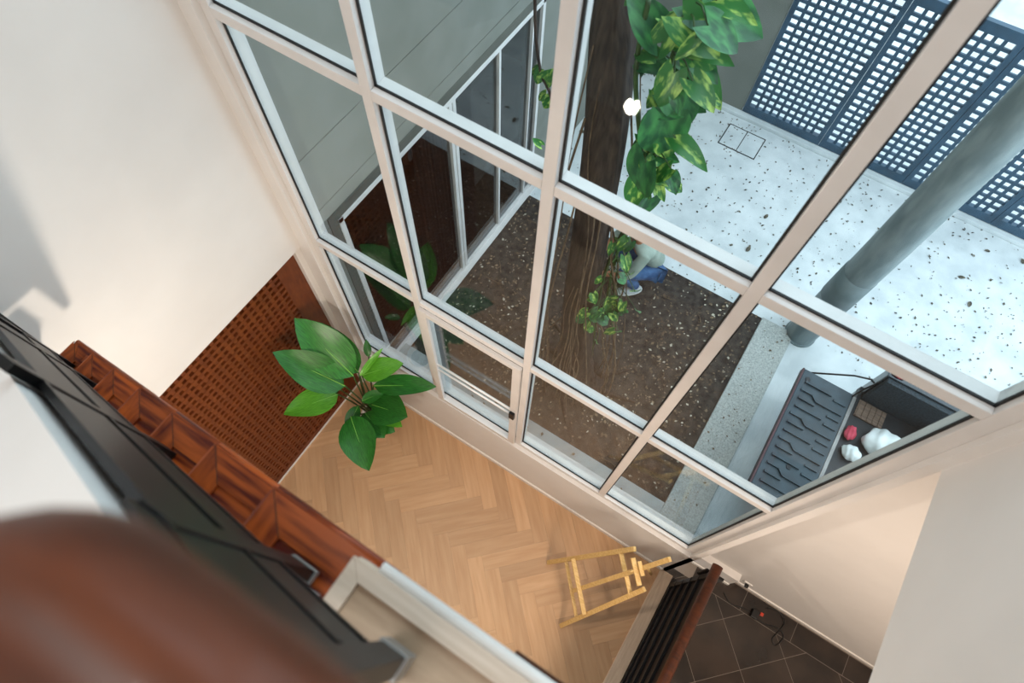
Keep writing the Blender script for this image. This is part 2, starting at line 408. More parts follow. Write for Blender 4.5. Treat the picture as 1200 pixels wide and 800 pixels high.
# ================================================================== WOODEN STAIR
GO, RISE = 0.25, 0.1828
def tx(k): return -1.748+GO*k
def td(k): return 2.133-RISE*k
stair = tag(empty('wooden_staircase', (-1.1, -0.5, H-2.3)), 'polished red-brown wooden stair flight with mitred treads', 'staircase')
YE, YI = -0.012, -1.0
for k in range(-1, 6):
    x0, x1, z = tx(k), tx(k)+GO+0.035, H-td(k)
    th = 0.045; bwid = 0.070
    xe = x1+0.02 if k < 5 else tx(6)+0.047
    cr = 0.02 if k == -1 else 0.003
    # front board (mitred against the side board), side board, panel between them
    fp = [(x0, YI), (x0+bwid, YI), (x0+bwid, YE-bwid), (x0+cr, YE-cr*0.3), (x0, YE-cr)]
    f_ = MB().prism(fp, z-th, z)
    m = f_.mesh('front_board'); bm = bmesh.new(); bm.from_mesh(m)
    bmesh.ops.bevel(bm, geom=[e for e in bm.edges if abs(e.verts[0].co.x-x0) < 0.03 and abs(e.verts[1].co.x-x0) < 0.03], offset=0.006, segments=3, profile=0.5, affect='EDGES', clamp_overlap=True)
    bm.to_mesh(m); bm.free()
    def addp(name, mb, ma, bev=0.0):
        o = mb.build(name, ma, None, bevel=bev); o.parent = stair; o.matrix_parent_inverse = stair.matrix_basis.inverted(); return o
    tr = addp('tread', MB().box(x0+bwid, x1, YI, YE-bwid, z-th, z-0.008), 'padauk')
    o = link('front_board', m, 'padauk_front'); o.parent = tr
    o = MB().tube([(x0+0.002, YI, z-0.001), (x0+0.002, YE-0.012, z-0.001)], 0.0024, 8).build('highlight_bead', 'padauk_front', smooth=True); o.parent = tr  # thin bead in the board's wood, added for the highlight along the front edge
    o = MB().tube([(x0+0.004, YE-0.008, z+0.0002), (x0+bwid, YE-bwid, z+0.0002)], 0.0011, 6).build('mitre_joint', 'lattice_back'); o.parent = tr
    xs = x0+cr
    sb = MB().prism([(xs, YE-0.001), (x0+bwid, YE-bwid), (x1, YE-bwid), (x1, YE-0.010)] if True else [], z-th, z)
    o = sb.build('side_board', 'padauk'); o.parent = tr
    # rounded nosing along the open side
    o = MB().tube([(x0+0.008, YE-0.006, z-0.010), (xe, YE-0.006, z-0.010)], 0.0105, 12).build('side_nosing', 'padauk', smooth=True); o.parent = tr
    addp('riser', MB().box(x0+0.03, x0+0.05, YI, YE-0.02, z-RISE+0.0, z-th), 'padauk')
xa, za = tx(-1), H-td(-1); xb, zb = tx(6), H-td(6)
addp('stringer', MB().prism_y([(xa+0.02, za-0.33), (xb-0.004, zb-0.30), (xb-0.004, zb-0.20), (xb-0.03, zb-0.20), (xa+0.03, za-0.04), (xa+0.02, za-0.10)], YE-0.055, YE-0.025), 'padauk')
addp('stringer', MB().prism_y([(xa+0.02, za-0.33), (xb-0.004, zb-0.30), (xb-0.004, zb-0.20), (xb-0.03, zb-0.20), (xa+0.03, za-0.04), (xa+0.02, za-0.10)], YI+0.0, YI+0.03), 'padauk')
addp('wall_bearer', MB().box(XL+0.002, xa+0.04, YI, -0.14, za-0.30, za-0.20), 'steel')

# ---- landing at the head of the flight
LZ = H-1.05
land = tag(empty('stair_landing', (0.35, -0.6, LZ-0.12)), 'whitewashed oak landing with framed inset panel at the stair head', 'landing')
lx0 = tx(6)-0.002
box('body', lx0+0.003, XR-0.002, -1.4, -0.024, LZ-0.12, LZ-0.03, 'white_oak', land)
MB().tube([(lx0+0.046, -0.0185, LZ-0.012), (XR-0.003, -0.0185, LZ-0.012)], 0.0105, 12).build('edge_trim', 'white_edge', land, smooth=True)
MB().prism([(lx0, -0.027), (lx0+0.03, -0.057), (XR-0.003, -0.057), (XR-0.003, -0.027)][::-1], LZ-0.03, LZ).build('frame_board', 'white_oak', land, bevel=0.0015)
MB().prism([(lx0, -0.027), (lx0, -1.4), (lx0+0.03, -1.37), (lx0+0.03, -0.057)], LZ-0.03, LZ).build('frame_board', 'white_oak', land, bevel=0.0015)
MB().prism([(lx0, -1.4), (XR-0.003, -1.4), (XR-0.003, -1.37), (lx0+0.03, -1.37)], LZ-0.03, LZ).build('frame_board', 'white_oak', land, bevel=0.0015)
box('inset_panel', lx0+0.031, XR-0.003, -1.369, -0.0575, LZ-0.03, LZ-0.012, 'inset_oak', land)
# wooden rail running just below the landing edge
tag(MB().tube([(0.043, -0.0135, H-1.14), (XR, -0.0135, H-1.14)], 0.0115, 12).build('edge_rail', 'rail_wood', smooth=True), 'thin dark red wooden rail fixed below the landing edge', 'rail')

# ---- sloping half wall beside the flight
def slope(xx, h): return H-(2.14-0.7312*(xx+1.748)-h)         # z of the line h above the tread nosings
steps = []                                     # its foot is stepped and stands on the treads
for k in range(-1, 6):
    z_ = H-td(k)-0.010; steps += [(max(-1.99, tx(k)), z_), (min(-0.30, tx(k+1)), z_)]
hw = MB().prism_y(steps+[(-0.30, slope(-0.30, 0.50)), (-1.99, slope(-1.99, 0.50))], -0.42, -0.118)
struct(hw.build('wall_stair', 'plaster'), 'sloping pale plastered half wall on the stair flight', 'wall')

# ---- black steel balustrade of the flight with its thick wooden handrail
bal = tag(empty('stair_balustrade', (-0.35, -0.10, H-1.2)), 'black steel stair balustrade with a thick brown wooden handrail', 'balustrade')
YB0, YB1 = -0.103, -0.095
def sbar(h0, h1, x0, x1, ma, nm='sloping_plate'):
    return MB().prism_y([(x0, slope(x0, h0)), (x1, slope(x1, h0)), (x1, slope(x1, h1)), (x0, slope(x0, h1))], YB0, YB1).build(nm, ma, bal)
sbar(0.085, 0.235, -1.93, -1.2, 'steel'); sbar(0.085, 0.235, -1.2, -0.38, 'steel')
sbar(0.262, 0.45, -1.80, -1.0, 'steel'); sbar(0.262, 0.45, -1.0, -0.38, 'steel')
sbar(0.085, 0.50, -0.375, -0.13, 'steel')
for h in (0.095, 0.24, 0.45):
    a = (-1.93, -0.099, slope(-1.93, h)); b = (-0.13, -0.099, slope(-0.13, h))
    MB().bar(a, b, 0.014, 0.010).build('edge_bar', 'steel', bal)
MB().box(-2.31, -1.93, -0.106, -0.092, slope(-1.93, 0.085), slope(-1.93, 0.085)+0.02).build('level_bar', 'steel', bal)
MB().box(-2.31, -1.93, -0.106, -0.092, slope(-1.93, 0.085)+0.14, slope(-1.93, 0.085)+0.16).build('level_bar', 'steel', bal)
for xp, z0, z1 in ((-1.93, H-td(-1)-0.0, slope(-1.93, 0.62)), (-1.62, H-td(0), slope(-1.62, 0.55)), (-0.93, H-td(3), slope(-0.93, 0.55)), (-0.351, H-td(5), H-0.66)):
    MB().box(xp-0.025, xp+0.025, -0.111, -0.091, z0, z1).build('post', 'steel', bal, bevel=0.002)
p = MB().box(-0.127, -0.086, -0.123, -0.092, LZ, H-0.30).build('post', 'steel', bal, bevel=0.002)
MB().box(-0.131, -0.082, -0.127, -0.089, LZ, LZ+0.09).build('post_shoe', 'steel_end', bal, bevel=0.002)
MB().box(-0.38, -0.322, -0.114, -0.088, H-td(5), H-td(5)+0.02).build('post_shoe', 'steel_end', bal, bevel=0.002)
for xp in (0.35, 0.85):
    MB().box(xp-0.02, xp+0.02, -0.123, -0.092, LZ, H-0.30).build('post', 'steel', bal, bevel=0.002)
RZ, RY, RR = H-0.27, -0.080, 0.0385
path = [(1.0, RY, RZ), (0.5, RY, RZ), (0.0, RY, RZ)]
cxr, cr_ = -0.130, 0.05
for i in range(9):
    a = PI/2*i/8
    path.append((cxr-cr_*math.sin(a)*0.9, RY-cr_+cr_*math.cos(a), RZ-0.004*i/8))
path += [(cxr-cr_*0.9-0.003, RY-cr_-0.1, RZ-0.006), (cxr-cr_*0.9-0.004, RY-cr_-0.5, RZ-0.01)]
MB().tube(path, RR, 28).build('handrail', 'rail_wood', bal, smooth=True)

# ================================================================== RAILING OF THE OAK PLATFORM
rl = tag(empty('platform_railing', (1.09, 0.3, 0)), 'black steel railing with round wooden top rail along the platform edge', 'railing')
XRL = 1.098; ZRL = H-4.70
MB().tube([(XRL, -3.0, ZRL), (XRL, 1.215, ZRL)], 0.038, 20).build('top_rail', 'rail_wood', rl, smooth=True)
MB().box(1.078, 1.118, -3.0, YW-0.02, -0.36, 0.06).build('edge_beam', 'steel', rl, bevel=0.003)
MB().box(1.094, 1.100, -3.0, 1.12, 0.06, 1.10).build('infill_panel', 'steel', rl)
for zz in (0.22, 0.45, 0.68, 0.90):
    MB().box(1.074, 1.122, -3.0, 1.16, zz, zz+0.02).build('flat_bar', 'steel', rl, bevel=0.003)
for yy in (1.14, 0.2, -0.8, -1.8):
    MB().box(1.078, 1.116, yy-0.02, yy+0.02, 0.06, ZRL-0.03).build('post', 'steel', rl, bevel=0.003)
MB().box(1.06, 1.20, 1.165, 1.185, 0.86, 1.10).build('end_plate', 'steel', rl, bevel=0.003)

# ================================================================== EASEL
es = tag(empty('easel', (0.45, 0.75, 0)), 'pale wooden artist easel standing on the oak floor near the railing', 'easel')
FL, FR = Vector((0.081, 0.726, 0.0)), Vector((0.439, 0.347, 0.0))
TL, TR = at(744, 643, 4.75), at(755, 690, 4.80)
def ebar(nm, a, b, wx=0.036, wy=0.024):
    return MB().bar(a, b, wx, wy).build(nm, 'easel_wood', es, bevel=0.002)
def mixv(a, b, t): return a+(b-a)*t
FL2, FR2 = FL+Vector((0, 0, 0.012)), FR+Vector((0, 0, 0.012))
ebar('front_leg', FL2, TL); ebar('front_leg', FR2, TR)
off = Vector((-0.02, -0.02, 0.012))
ebar('crossbar', mixv(FL2, TL, 0.24), mixv(FR2, TR, 0.22), 0.028, 0.018)
ebar('canvas_shelf', mixv(FL2, TL, 0.37)+off, mixv(FR2, TR, 0.36)+off, 0.035, 0.03)
ebar('crossbar', mixv(FL2, TL, 0.86), mixv(FR2, TR, 0.86), 0.032, 0.02)
mb_, mt_ = at(672, 692, 5.60), at(785, 655, 4.40)
ebar('mast', mb_, mt_, 0.034, 0.024)
c1 = mixv(mb_, mt_, 0.72)+off*0.8
side = (TR-TL).normalized()
ebar('canvas_clamp', c1-side*0.085, c1+side*0.105, 0.034, 0.024)
c2 = mixv(mb_, mt_, 0.76)+off*0.5
ebar('canvas_clamp', c2-side*0.05, c2+side*0.05, 0.028, 0.02)
MB().tube([c1-Vector((0.03, 0.03, 0)), c1+Vector((0.03, 0.03, 0))], 0.008, 8).build('clamp_screw', 'easel_wood', es, smooth=True)
ebar('rear_leg', Vector((0.90, 1.14, 0.012)), mixv(mb_, mt_, 0.80), 0.028, 0.02)

# ================================================================== LEAVES
def leaf_mesh(name, wid, fold=0.18, droop=0.12, heart=0.0, wave=0.02, ma=None, n=10):
    v, f = [], []
    for i in range(n+1):
        t = i/n
        prof = (math.sin(PI*min(1, t**0.82))**0.75) if heart == 0 else (math.sin(PI*min(1.0, (t*0.93+0.07)**0.62))**0.8)
        hw_ = max(0.004, wid*0.5*prof)
        zc = -droop*t*t
        for j, q in enumerate((-1, -0.5, 0, 0.5, 1)):
            back = -heart*abs(q)*(1-t)**3*wid*0.45
            v.append((t+back, q*hw_, zc+fold*abs(q)*hw_+wave*math.sin(7*t+q*2)*abs(q)))
    for i in range(n):
        for j in range(4):
            a = i*5+j; f.append((a, a+1, a+6, a+5))
    m = bpy.data.meshes.new(name); m.from_pydata(v, [], f); m.update()
    for p_ in m.polygons: p_.use_smooth = True
    return m
def rib_mesh(name, droop=0.12, r=0.006):
    pts = [(t/8*0.97, 0, -droop*(t/8)**2+0.004) for t in range(9)]
    mb = MB().tube(pts, [r*(1-0.8*t/8) for t in range(9)], 5); return mb.mesh(name)

# ---- potted plant on the oak floor
pp = tag(empty('potted_plant', (-1.97, 0.94, 0)), 'broad-leaved green plant in a white pot beside the lattice screen', 'plant')
PC = Vector((-1.97, 0.94, 0))
MB().lathe([(0.085, 0), (0.10, 0.02), (0.125, 0.22), (0.13, 0.24), (0.118, 0.24), (0.112, 0.20)], PC, 24).build('pot', 'pot', pp, smooth=True)
MB().lathe([(0.113, 0.195), (0.06, 0.21), (0.0, 0.215)], PC, 20).build('potting_soil', 'potting_soil', pp)
ribm = rib_mesh('midrib')
LEAVES = [  # base px, depth, tip px, depth, width/length, material
    ((414, 440), 4.42, (347, 375), 3.98, 0.52, 'leaf_green'), ((420, 436), 4.56, (368, 379), 4.14, 0.46, 'leaf_green'),
    ((404, 452), 4.46, (324, 414), 4.00, 0.46, 'leaf_green'), ((396, 462), 4.66, (333, 483), 4.48, 0.52, 'leaf_bright'),
    ((398, 456), 4.74, (352, 464), 4.60, 0.40, 'leaf_green'),
    ((411, 488), 4.86, (431, 549), 4.80, 0.60, 'leaf_green'), ((438, 452), 4.70, (508, 450), 4.55, 0.36, 'leaf_green'),
    ((436, 474), 4.86, (475, 486), 4.72, 0.86, 'leaf_green'), ((424, 440), 4.52, (470, 424), 4.40, 0.56, 'leaf_bright'),
    ((422, 440), 4.48, (447, 408), 4.36, 0.20, 'leaf_bright'), ((432, 418), 4.50, (429, 398), 4.42, 0.46, 'leaf_green'),
    ((428, 484), 4.96, (450, 511), 4.92, 0.86, 'leaf_green'), ((440, 482), 4.98, (470, 498), 4.90, 0.50, 'leaf_bright'),
    ((424, 470), 4.80, (450, 458), 4.74, 0.5, 'leaf_green'), ((430, 468), 4.90, (460, 470), 4.8, 0.6, 'leaf_green'),
    ((425, 485), 5.0, (440, 514), 4.98, 0.8, 'leaf_green'), ((432, 490), 5.02, (462, 505), 5.0, 0.7, 'leaf_green'), ((420, 475), 4.9, (405, 505), 4.92, 0.5, 'leaf_green')]
for i, (bp_, bd, tp_, td_, wr, ma) in enumerate(LEAVES):
    b_, t_ = at(bp_[0], bp_[1], bd), at(tp_[0], tp_[1], td_)
    lm = leaf_mesh('leaf', wr, 0.22, 0.10)
    nrm = Vector((random.uniform(-.15, .15), random.uniform(-.15, .15), 1)) + (CAM-b_).normalized()*0.5
    lf = place('leaf', lm, ma, pp, b_, t_, nrm)
    r_ = link('midrib', ribm, 'leaf_rib'); r_.parent = lf
    s0 = PC+Vector((random.uniform(-.04, .04), random.uniform(-.04, .04), 0.2)); mid = mixv(s0, b_, 0.55)+Vector((0, 0, 0.10))
    pts = [(s0*(1-t)**2+mid*2*t*(1-t)+b_*t*t) for t in [q/8 for q in range(9)]]
    MB().tube(pts, [0.010-0.005*q/8 for q in range(9)], 7).build('leaf_stem', 'stem', pp, smooth=True)

# ================================================================== CABLE AND SMALL THINGS ON THE TILES
def zt(u, v, dz=0.0): q = at(u, v, H-ZT-dz); return Vector((q.x, q.y, ZT+dz))
def spline(pts, n=8):
    out = []
    for i in range(len(pts)-1):
        p0, p1, p2, p3 = pts[max(0, i-1)], pts[i], pts[i+1], pts[min(len(pts)-1, i+2)]
        for j in range(n):
            t = j/n
            out.append(0.5*((2*p1)+(p2-p0)*t+(2*p0-5*p1+4*p2-p3)*t*t+(3*p1-p0-3*p2+p3)*t**3))
    return out+[pts[-1]]
cp = [zt(*q, 0.006) for q in ((880, 718), (870, 712), (856, 707), (848, 694))]
cp2 = [zt(*q, 0.006) for q in ((884, 722), (897, 731), (912, 736), (918, 746), (909, 756), (905, 748), (914, 738), (919, 728), (912, 716), (899, 712))]
cb = tag(empty('power_cable', zt(900, 730)), 'loose black cable curled on the dark tiles by the beige wall', 'cable')
MB().tube(spline(cp), 0.005, 8).build('lead', 'rubber', cb, smooth=True); MB().tube(spline(cp2), 0.005, 8).build('lead', 'rubber', cb, smooth=True)
q = zt(884, 717)
ad = tag(empty('power_adapter', q), 'small black power adapter with red switch on the dark tiles', 'adapter')
MB().box(q.x-0.03, q.x+0.03, q.y-0.06, q.y+0.02, ZT, ZT+0.05).build('case', 'rubber', ad, bevel=0.006)
MB().box(q.x+0.045, q.x+0.075, q.y+0.0, q.y+0.03, ZT, ZT+0.03).build('switch', 'red_plastic', ad, bevel=0.004)
MB().box(q.x+0.03, q.x+0.045, q.y-0.005, q.y+0.02, ZT, ZT+0.02).build('neck', 'rubber', ad)
sk = tag(empty('wall_socket', (1.73, 1.6, ZT+0.14)), 'white wall socket with plug just above the baseboard', 'socket')
MB().box(1.69, 1.77, 1.588, 1.60, ZT+0.12, ZT+0.20).build('plate', 'white_paint', sk, bevel=0.004)
MB().box(1.715, 1.745, 1.555, 1.588, ZT+0.14, ZT+0.18).build('plug', 'rubber', sk, bevel=0.004)

# ================================================================== LAMPS
pl = tag(empty('pendant_lamp', (-0.94, -0.43, 2.9)), 'globe pendant lamp hanging below the stair flight', 'lamp')
sph = [(0.05*math.sin(PI*i/10)+1e-5, -0.05*math.cos(PI*i/10)) for i in range(11)]
MB().lathe(sph, (-0.94, -0.43, 2.9), 16).build('globe', 'lamp_glow', pl, smooth=True)
MB().tube([(-0.94, -0.43, 2.95), (-0.94, -0.43, 4.272)], 0.004, 6).build('cord', 'rubber', pl)
MB().lathe([(0.02, 0), (0.02, 0.05), (0.006, 0.06)], (-0.94, -0.43, 2.945), 12).build('socket', 'steel', pl)

# ================================================================== COURTYARD
struct(MB().prism([(-2.3, 1.40), (0.97, 1.40), (1.22, 1.76), (9, 1.76), (9, 16), (-2.3, 16)], GZ-0.2, GZ).build('ground_courtyard', 'concrete'), 'pale concrete courtyard floor outside the window', 'ground')
soil = MB()
NX, NY = 46, 50
SX0, SX1, SY0, SY1 = -2.30, 0.735, 1.79, 4.135
for j in range(NY+1):
    for i in range(NX+1):
        x = SX0+(SX1-SX0)*i/NX; y = SY0+(SY1-SY0)*j/NY
        e = min(i, NX-i, j, NY-j); e = min(1, e/3)
        soil.v.append((x, y, GZ+0.006+0.02*e*(0.5+0.5*math.sin(5*x+2*math.sin(4*y)))*1.0+random.uniform(0, 0.012)*e))
for j in range(NY):
    for i in range(NX):
        a = j*(NX+1)+i; soil.f.append((a, a+1, a+NX+2, a+NX+1))
struct(soil.build('soil_bed', 'soil', smooth=True), 'dark brown soil bed around the tree trunk', 'soil')
struct(MB().box(-2.3, 0.735, 1.40, 1.79, GZ-0.1, GZ+0.03).build('trim_4', 'concrete_grey', bevel=0.006), 'grey concrete apron below the window outside', 'kerb')
struct(MB().prism([(0.735, 1.40), (0.965, 1.40), (1.10, 1.60), (1.10, 4.135), (0.735, 4.135)], GZ-0.1, GZ+0.035).build('trim_5', 'curb', bevel=0.008), 'rough speckled concrete kerb beside the soil bed', 'kerb')
struct(MB().box(1.10, 2.9, 1.76, 3.3, GZ-0.1, GZ+0.004).build('trim_6', 'concrete'), 'smooth pale concrete strip under the truck tailgate', 'ground')

def scatter(name, n, fn, size, ma, label, cat='litter'):
    v, f = [], []
    for _ in range(n):
        x, y, z = fn(); s = random.uniform(*size); a = random.uniform(0, 2*PI); asp = random.uniform(0.35, 0.8); tl = random.uniform(0.0, 0.5)*s
        c_, s_ = math.cos(a), math.sin(a); b = len(v)
        for lx, ly, lz in ((-.5, 0, 0), (-.1, -.5, tl*.6/s), (.5, 0, tl/s), (-.05, .5, tl*.4/s)):
            v.append((x+s*(lx*c_-ly*asp*s_), y+s*(lx*s_+ly*asp*c_), z+s*lz+0.002))
        f.append((b, b+1, b+2, b+3))
    m = bpy.data.meshes.new(name); m.from_pydata(v, [], f); m.update()
    return tag(link(name, m, ma), label, cat, kind='stuff')
def on_soil():
    while True:                                # clear of the trunk foot and of the person's feet
        x, y = random.uniform(-2.2, 0.70), random.uniform(1.83, 4.1)
        if math.hypot(x+0.64, y-2.47) > 0.40 and math.hypot(x+0.74, y-3.73) > 0.30: return (x, y, GZ+0.036)
def on_conc():
    while True:
        x, y = random.uniform(-2.2, 4.2), random.uniform(1.8, 6.9)
        if not (x < 1.12 and y < 4.16) and not (1.1 < x < 4.0 and 1.7 < y < 4.1): return (x, y, GZ+0.002)
scatter('soil_litter', 1500, on_soil, (0.012, 0.045), 'litter', 'brown leaf and twig litter strewn over the soil bed')
scatter('soil_chips', 420, on_soil, (0.012, 0.04), 'litter_pale', 'pale dry leaf chips strewn over the soil bed')
scatter('courtyard_litter', 1500, on_conc, (0.010, 0.04), 'litter_dark', 'tiny dark fallen leaf crumbs over the pale concrete')
scatter('kerb_litter', 60, lambda: (random.uniform(0.75, 1.09), random.uniform(1.8, 4.1), GZ+0.037), (0.01, 0.035), 'litter', 'small leaf crumbs on the rough kerb')
scatter('apron_litter', 26, lambda: (random.uniform(-1.6, 0.7), random.uniform(1.45, 1.76), GZ+0.033), (0.015, 0.06), 'litter', 'few brown crumbs on the grey apron below the window')
fm = leaf_mesh('fallen_leaf', 0.5, 0.3, -0.05)
for i in range(16):
    while True:
        q = on_conc()
        if q[1] > 3.2: break
    a = random.uniform(0, 2*PI); s = random.uniform(0.06, 0.11)
    b_ = Vector((q[0], q[1], GZ+0.006))
    tag(place('fallen_leaf', fm, 'litter_dark', None, b_, b_+Vector((s*math.cos(a), s*math.sin(a), 0)), (0, 0, 1)), 'single curled dry brown leaf lying on the pale concrete', 'leaf', 'fallen leaves on the courtyard concrete')
for i in range(30):
    q = on_soil()
    while math.hypot(q[0]*0.95+0.64, q[1]-2.47) < 0.85: q = on_soil()
    a = random.uniform(0, 2*PI); s = random.uniform(0.1, 0.32)
    p0 = Vector((q[0]*0.95, q[1], GZ+0.042)); p1 = p0+Vector((s*math.cos(a), s*math.sin(a)*0.6, 0.006))
    if math.hypot(p1.x+0.64, p1.y-2.47) < 0.80 or math.hypot(p1.x+0.74, p1.y-3.73) < 0.40: p1 = p0+(p0-p1)*0.6; p1.z = p0.z+0.004
    p1.x = min(max(p1.x, -2.2), 0.7); p1.y = min(max(p1.y, 1.83), 4.1)
    mid = mixv(p0, p1, 0.5)+Vector((random.uniform(-.02, .02), random.uniform(-.02, .02), 0.004))
    tag(MB().tube([p0, mid, p1], [0.005, 0.004, 0.002], 5).build('fallen_twig', 'root'), 'thin dry twig lying on the dark soil bed', 'twig', 'twigs on the soil bed')

# ---- inspection cover lines in the concrete
ic = struct(MB().box(-0.70, -0.22, 6.13, 6.50, GZ, GZ+0.004).build('trim_7', 'concrete'), 'square inspection cover flush in the pale concrete', 'cover')
for b in ((-0.705, -0.215, 6.125, 6.137), (-0.705, -0.215, 6.493, 6.505), (-0.705, -0.693, 6.125, 6.505), (-0.227, -0.215, 6.125, 6.505), (-0.465, -0.455, 6.125, 6.505)):
    MB().box(*b, GZ, GZ+0.0055).build('cover_joint', 'rubber', ic)

# ---- courtyard side wall with its big dark window
XO = -2.30
WZ1, WY0, WY1 = H-3.55, 1.55, 4.28
sw = struct(empty('wall_courtyard', (XO-0.1, 3, GZ)), 'grey-green panelled courtyard wall above the dark glazed doors', 'wall')
for z0, z1 in ((WZ1, H-3.335), (H-3.335, H-2.875), (H-2.875, 4.2), (4.2, 5.6), (5.6, 8.2)):
    MB().box(XO-0.2, XO, 1.41, 7.0, z0+0.004, z1-0.004).build('panel', 'out_wall', sw)
MB().box(XO-0.2, XO-0.012, 1.41, 7.0, WZ1, 8.2).build('panel_joint', 'out_wall', sw)
MB().box(XO-0.2, XO, 1.41, WY0-0.0, GZ-0.2, WZ1).build('panel', 'out_wall', sw)
MB().box(XO-0.2, XO, WY1, 7.0, GZ-0.2, WZ1).build('panel', 'out_wall', sw)
w2 = struct(empty('window_2', (XO, 2.9, GZ)), 'white framed sliding glass doors in the courtyard wall with dark interior', 'window')
FXo = XO+0.012
def fr2(nm, y0, y1, z0, z1, xo=FXo, ma='frame_out'): return MB().box(XO-0.05, xo, y0, y1, z0, z1).build(nm, ma, w2, bevel=0.003)
fr2('grey_band', WY0-0.075, WY1, WZ1, WZ1+0.085, XO+0.006, 'out_wall_dark'); fr2('grey_band', WY0-0.075, WY0, GZ, WZ1, XO+0.006, 'out_wall_dark')
fr2('head_rail', WY0, WY1, WZ1-0.045, WZ1); fr2('sill_rail', WY0, WY1, GZ, GZ+0.055); fr2('jamb', WY0, WY0+0.045, GZ, WZ1); fr2('jamb', WY1-0.045, WY1, GZ, WZ1)
fr2('track', WY0, WY1, GZ, GZ+0.02, XO+0.07)
for y0, y1 in ((2.845, 2.885), (2.895, 2.935), (3.55, 3.58), (4.08, 4.10)): fr2('mullion', y0, y1, GZ+0.055, WZ1-0.045)
for y0, y1 in ((WY0+0.045, 2.845), (2.935, 3.55), (3.58, 4.08), (4.10, WY1-0.045)):
    MB().box(XO-0.022, XO-0.016, y0, y1, GZ+0.055, WZ1-0.045).build('pane', 'glass_out', w2)
dr = struct(MB().box(-5.2, -5.0, 1.41, 6.0, -0.2, 3).build('wall_interior', 'dark_room'), 'dark rear wall of the room behind the glass doors', 'wall')
struct(MB().box(-5.0, XO-0.2, 1.41, 1.5, -0.2, 3).build('wall_interior_side', 'dark_room'), 'dark side wall of the room behind the glass doors', 'wall')
struct(MB().box(-5.0, XO-0.2, 5.9, 6.0, -0.2, 3).build('wall_interior_end', 'dark_room'), 'dark end wall of the room behind the glass doors', 'wall')
struct(MB().box(-5.0, XO-0.2, 1.5, 5.9, 2.7, 2.8).build('ceiling_interior', 'dark_room'), 'dark ceiling of the room behind the glass doors', 'ceiling')
struct(MB().box(-5.0, XO-0.06, 1.5, 5.9, -0.2, -0.06).build('floor_interior', 'brown_floor'), 'brown wooden floor behind the glass doors', 'floor')
ct = MB(); n_ = 40
for i in range(n_+1):
    y = 2.52+0.42*i/n_; x = XO-0.14+0.025*math.sin(i*1.5)
    ct.v += [(x, y, 0.0), (x, y, 2.28), (x-0.012, y, 2.28), (x-0.012, y, 0.0)]
for i in range(n_):
    for k in range(4):
        a = i*4+k; b = i*4+(k+1) % 4; ct.f.append((a, b, b+4, a+4))
tag(ct.build('curtain', 'brown_curtain', smooth=True), 'brown curtain hanging behind the courtyard glass doors', 'curtain')

# ---- far wall of the courtyard and the perforated fence
YFN = 6.755
struct(MB().box(XO, -0.67, YFN-0.02, YFN+0.25, GZ-0.2, 5.2).build('wall_far_courtyard', 'out_wall'), 'grey-green wall next to the perforated fence', 'wall')
struct(MB().box(-0.95, 9, YFN-0.10, YFN+0.12, GZ, GZ+0.05).build('trim_8', 'concrete', bevel=0.01), 'low concrete footing under the perforated fence', 'kerb')
struct(MB().box(-3, 12, 11.5, 11.7, GZ, 4.2).build('wall_street', 'out_white'), 'white wall beyond the perforated fence', 'wall')
FZ0, FZ1 = GZ+0.06, H-3.90
def fence_panel(x0, x1, lab):
    p_ = tag(empty('fence_panel', ((x0+x1)/2, YFN, FZ0)), lab, 'fence')
    fr_ = 0.055
    MB().box(x0, x0+fr_, YFN-0.03, YFN+0.03, FZ0, FZ1).build('frame_post', 'fence_blue', p_)
    MB().box(x1-fr_, x1, YFN-0.03, YFN+0.03, FZ0, FZ1).build('frame_post', 'fence_blue', p_)
    MB().box(x0+fr_, x1-fr_, YFN-0.03, YFN+0.03, FZ0, FZ0+0.11).build('bottom_rail', 'fence_blue', p_)
    MB().box(x0+fr_, x1-fr_, YFN-0.03, YFN+0.03, FZ1-0.11, FZ1).build('top_rail', 'fence_blue', p_)
    nx = max(1, round((x1-x0-2*fr_)/0.094)); nz_ = round((FZ1-FZ0-0.22)/0.094)
    vm_ = MB().box(-0.017, 0.017, -0.012, 0.012, FZ0+0.11, FZ1-0.11).mesh('vertical_bar')
    for i in range(1, nx):
        o = link('vertical_bar', vm_, 'fence_blue', p_); o.matrix_parent_inverse = Matrix(); o.location = Vector((x0+fr_+(x1-x0-2*fr_)*i/nx, YFN, 0))-p_.location
    hm_ = MB().box(x0+fr_-(x0+x1)/2, x1-fr_-(x0+x1)/2, -0.0115, 0.0115, -0.017, 0.017).mesh('horizontal_bar')
    for j in range(1, nz_):
        o = link('horizontal_bar', hm_, 'fence_blue', p_); o.matrix_parent_inverse = Matrix(); o.location = Vector(((x0+x1)/2, YFN, FZ0+0.11+(FZ1-FZ0-0.22)*j/nz_))-p_.location
fence_panel(-0.66, 0.36, 'blue-grey perforated fence panel next to the grey-green wall')
fence_panel(0.365, 1.42, 'blue-grey perforated fence panel between the wall-side panel and the pipe')
fence_panel(1.425, 2.48, 'blue-grey perforated fence panel standing behind the round pipe column')
fence_panel(2.485, 3.54, 'blue-grey perforated fence panel farthest from the grey-green wall')

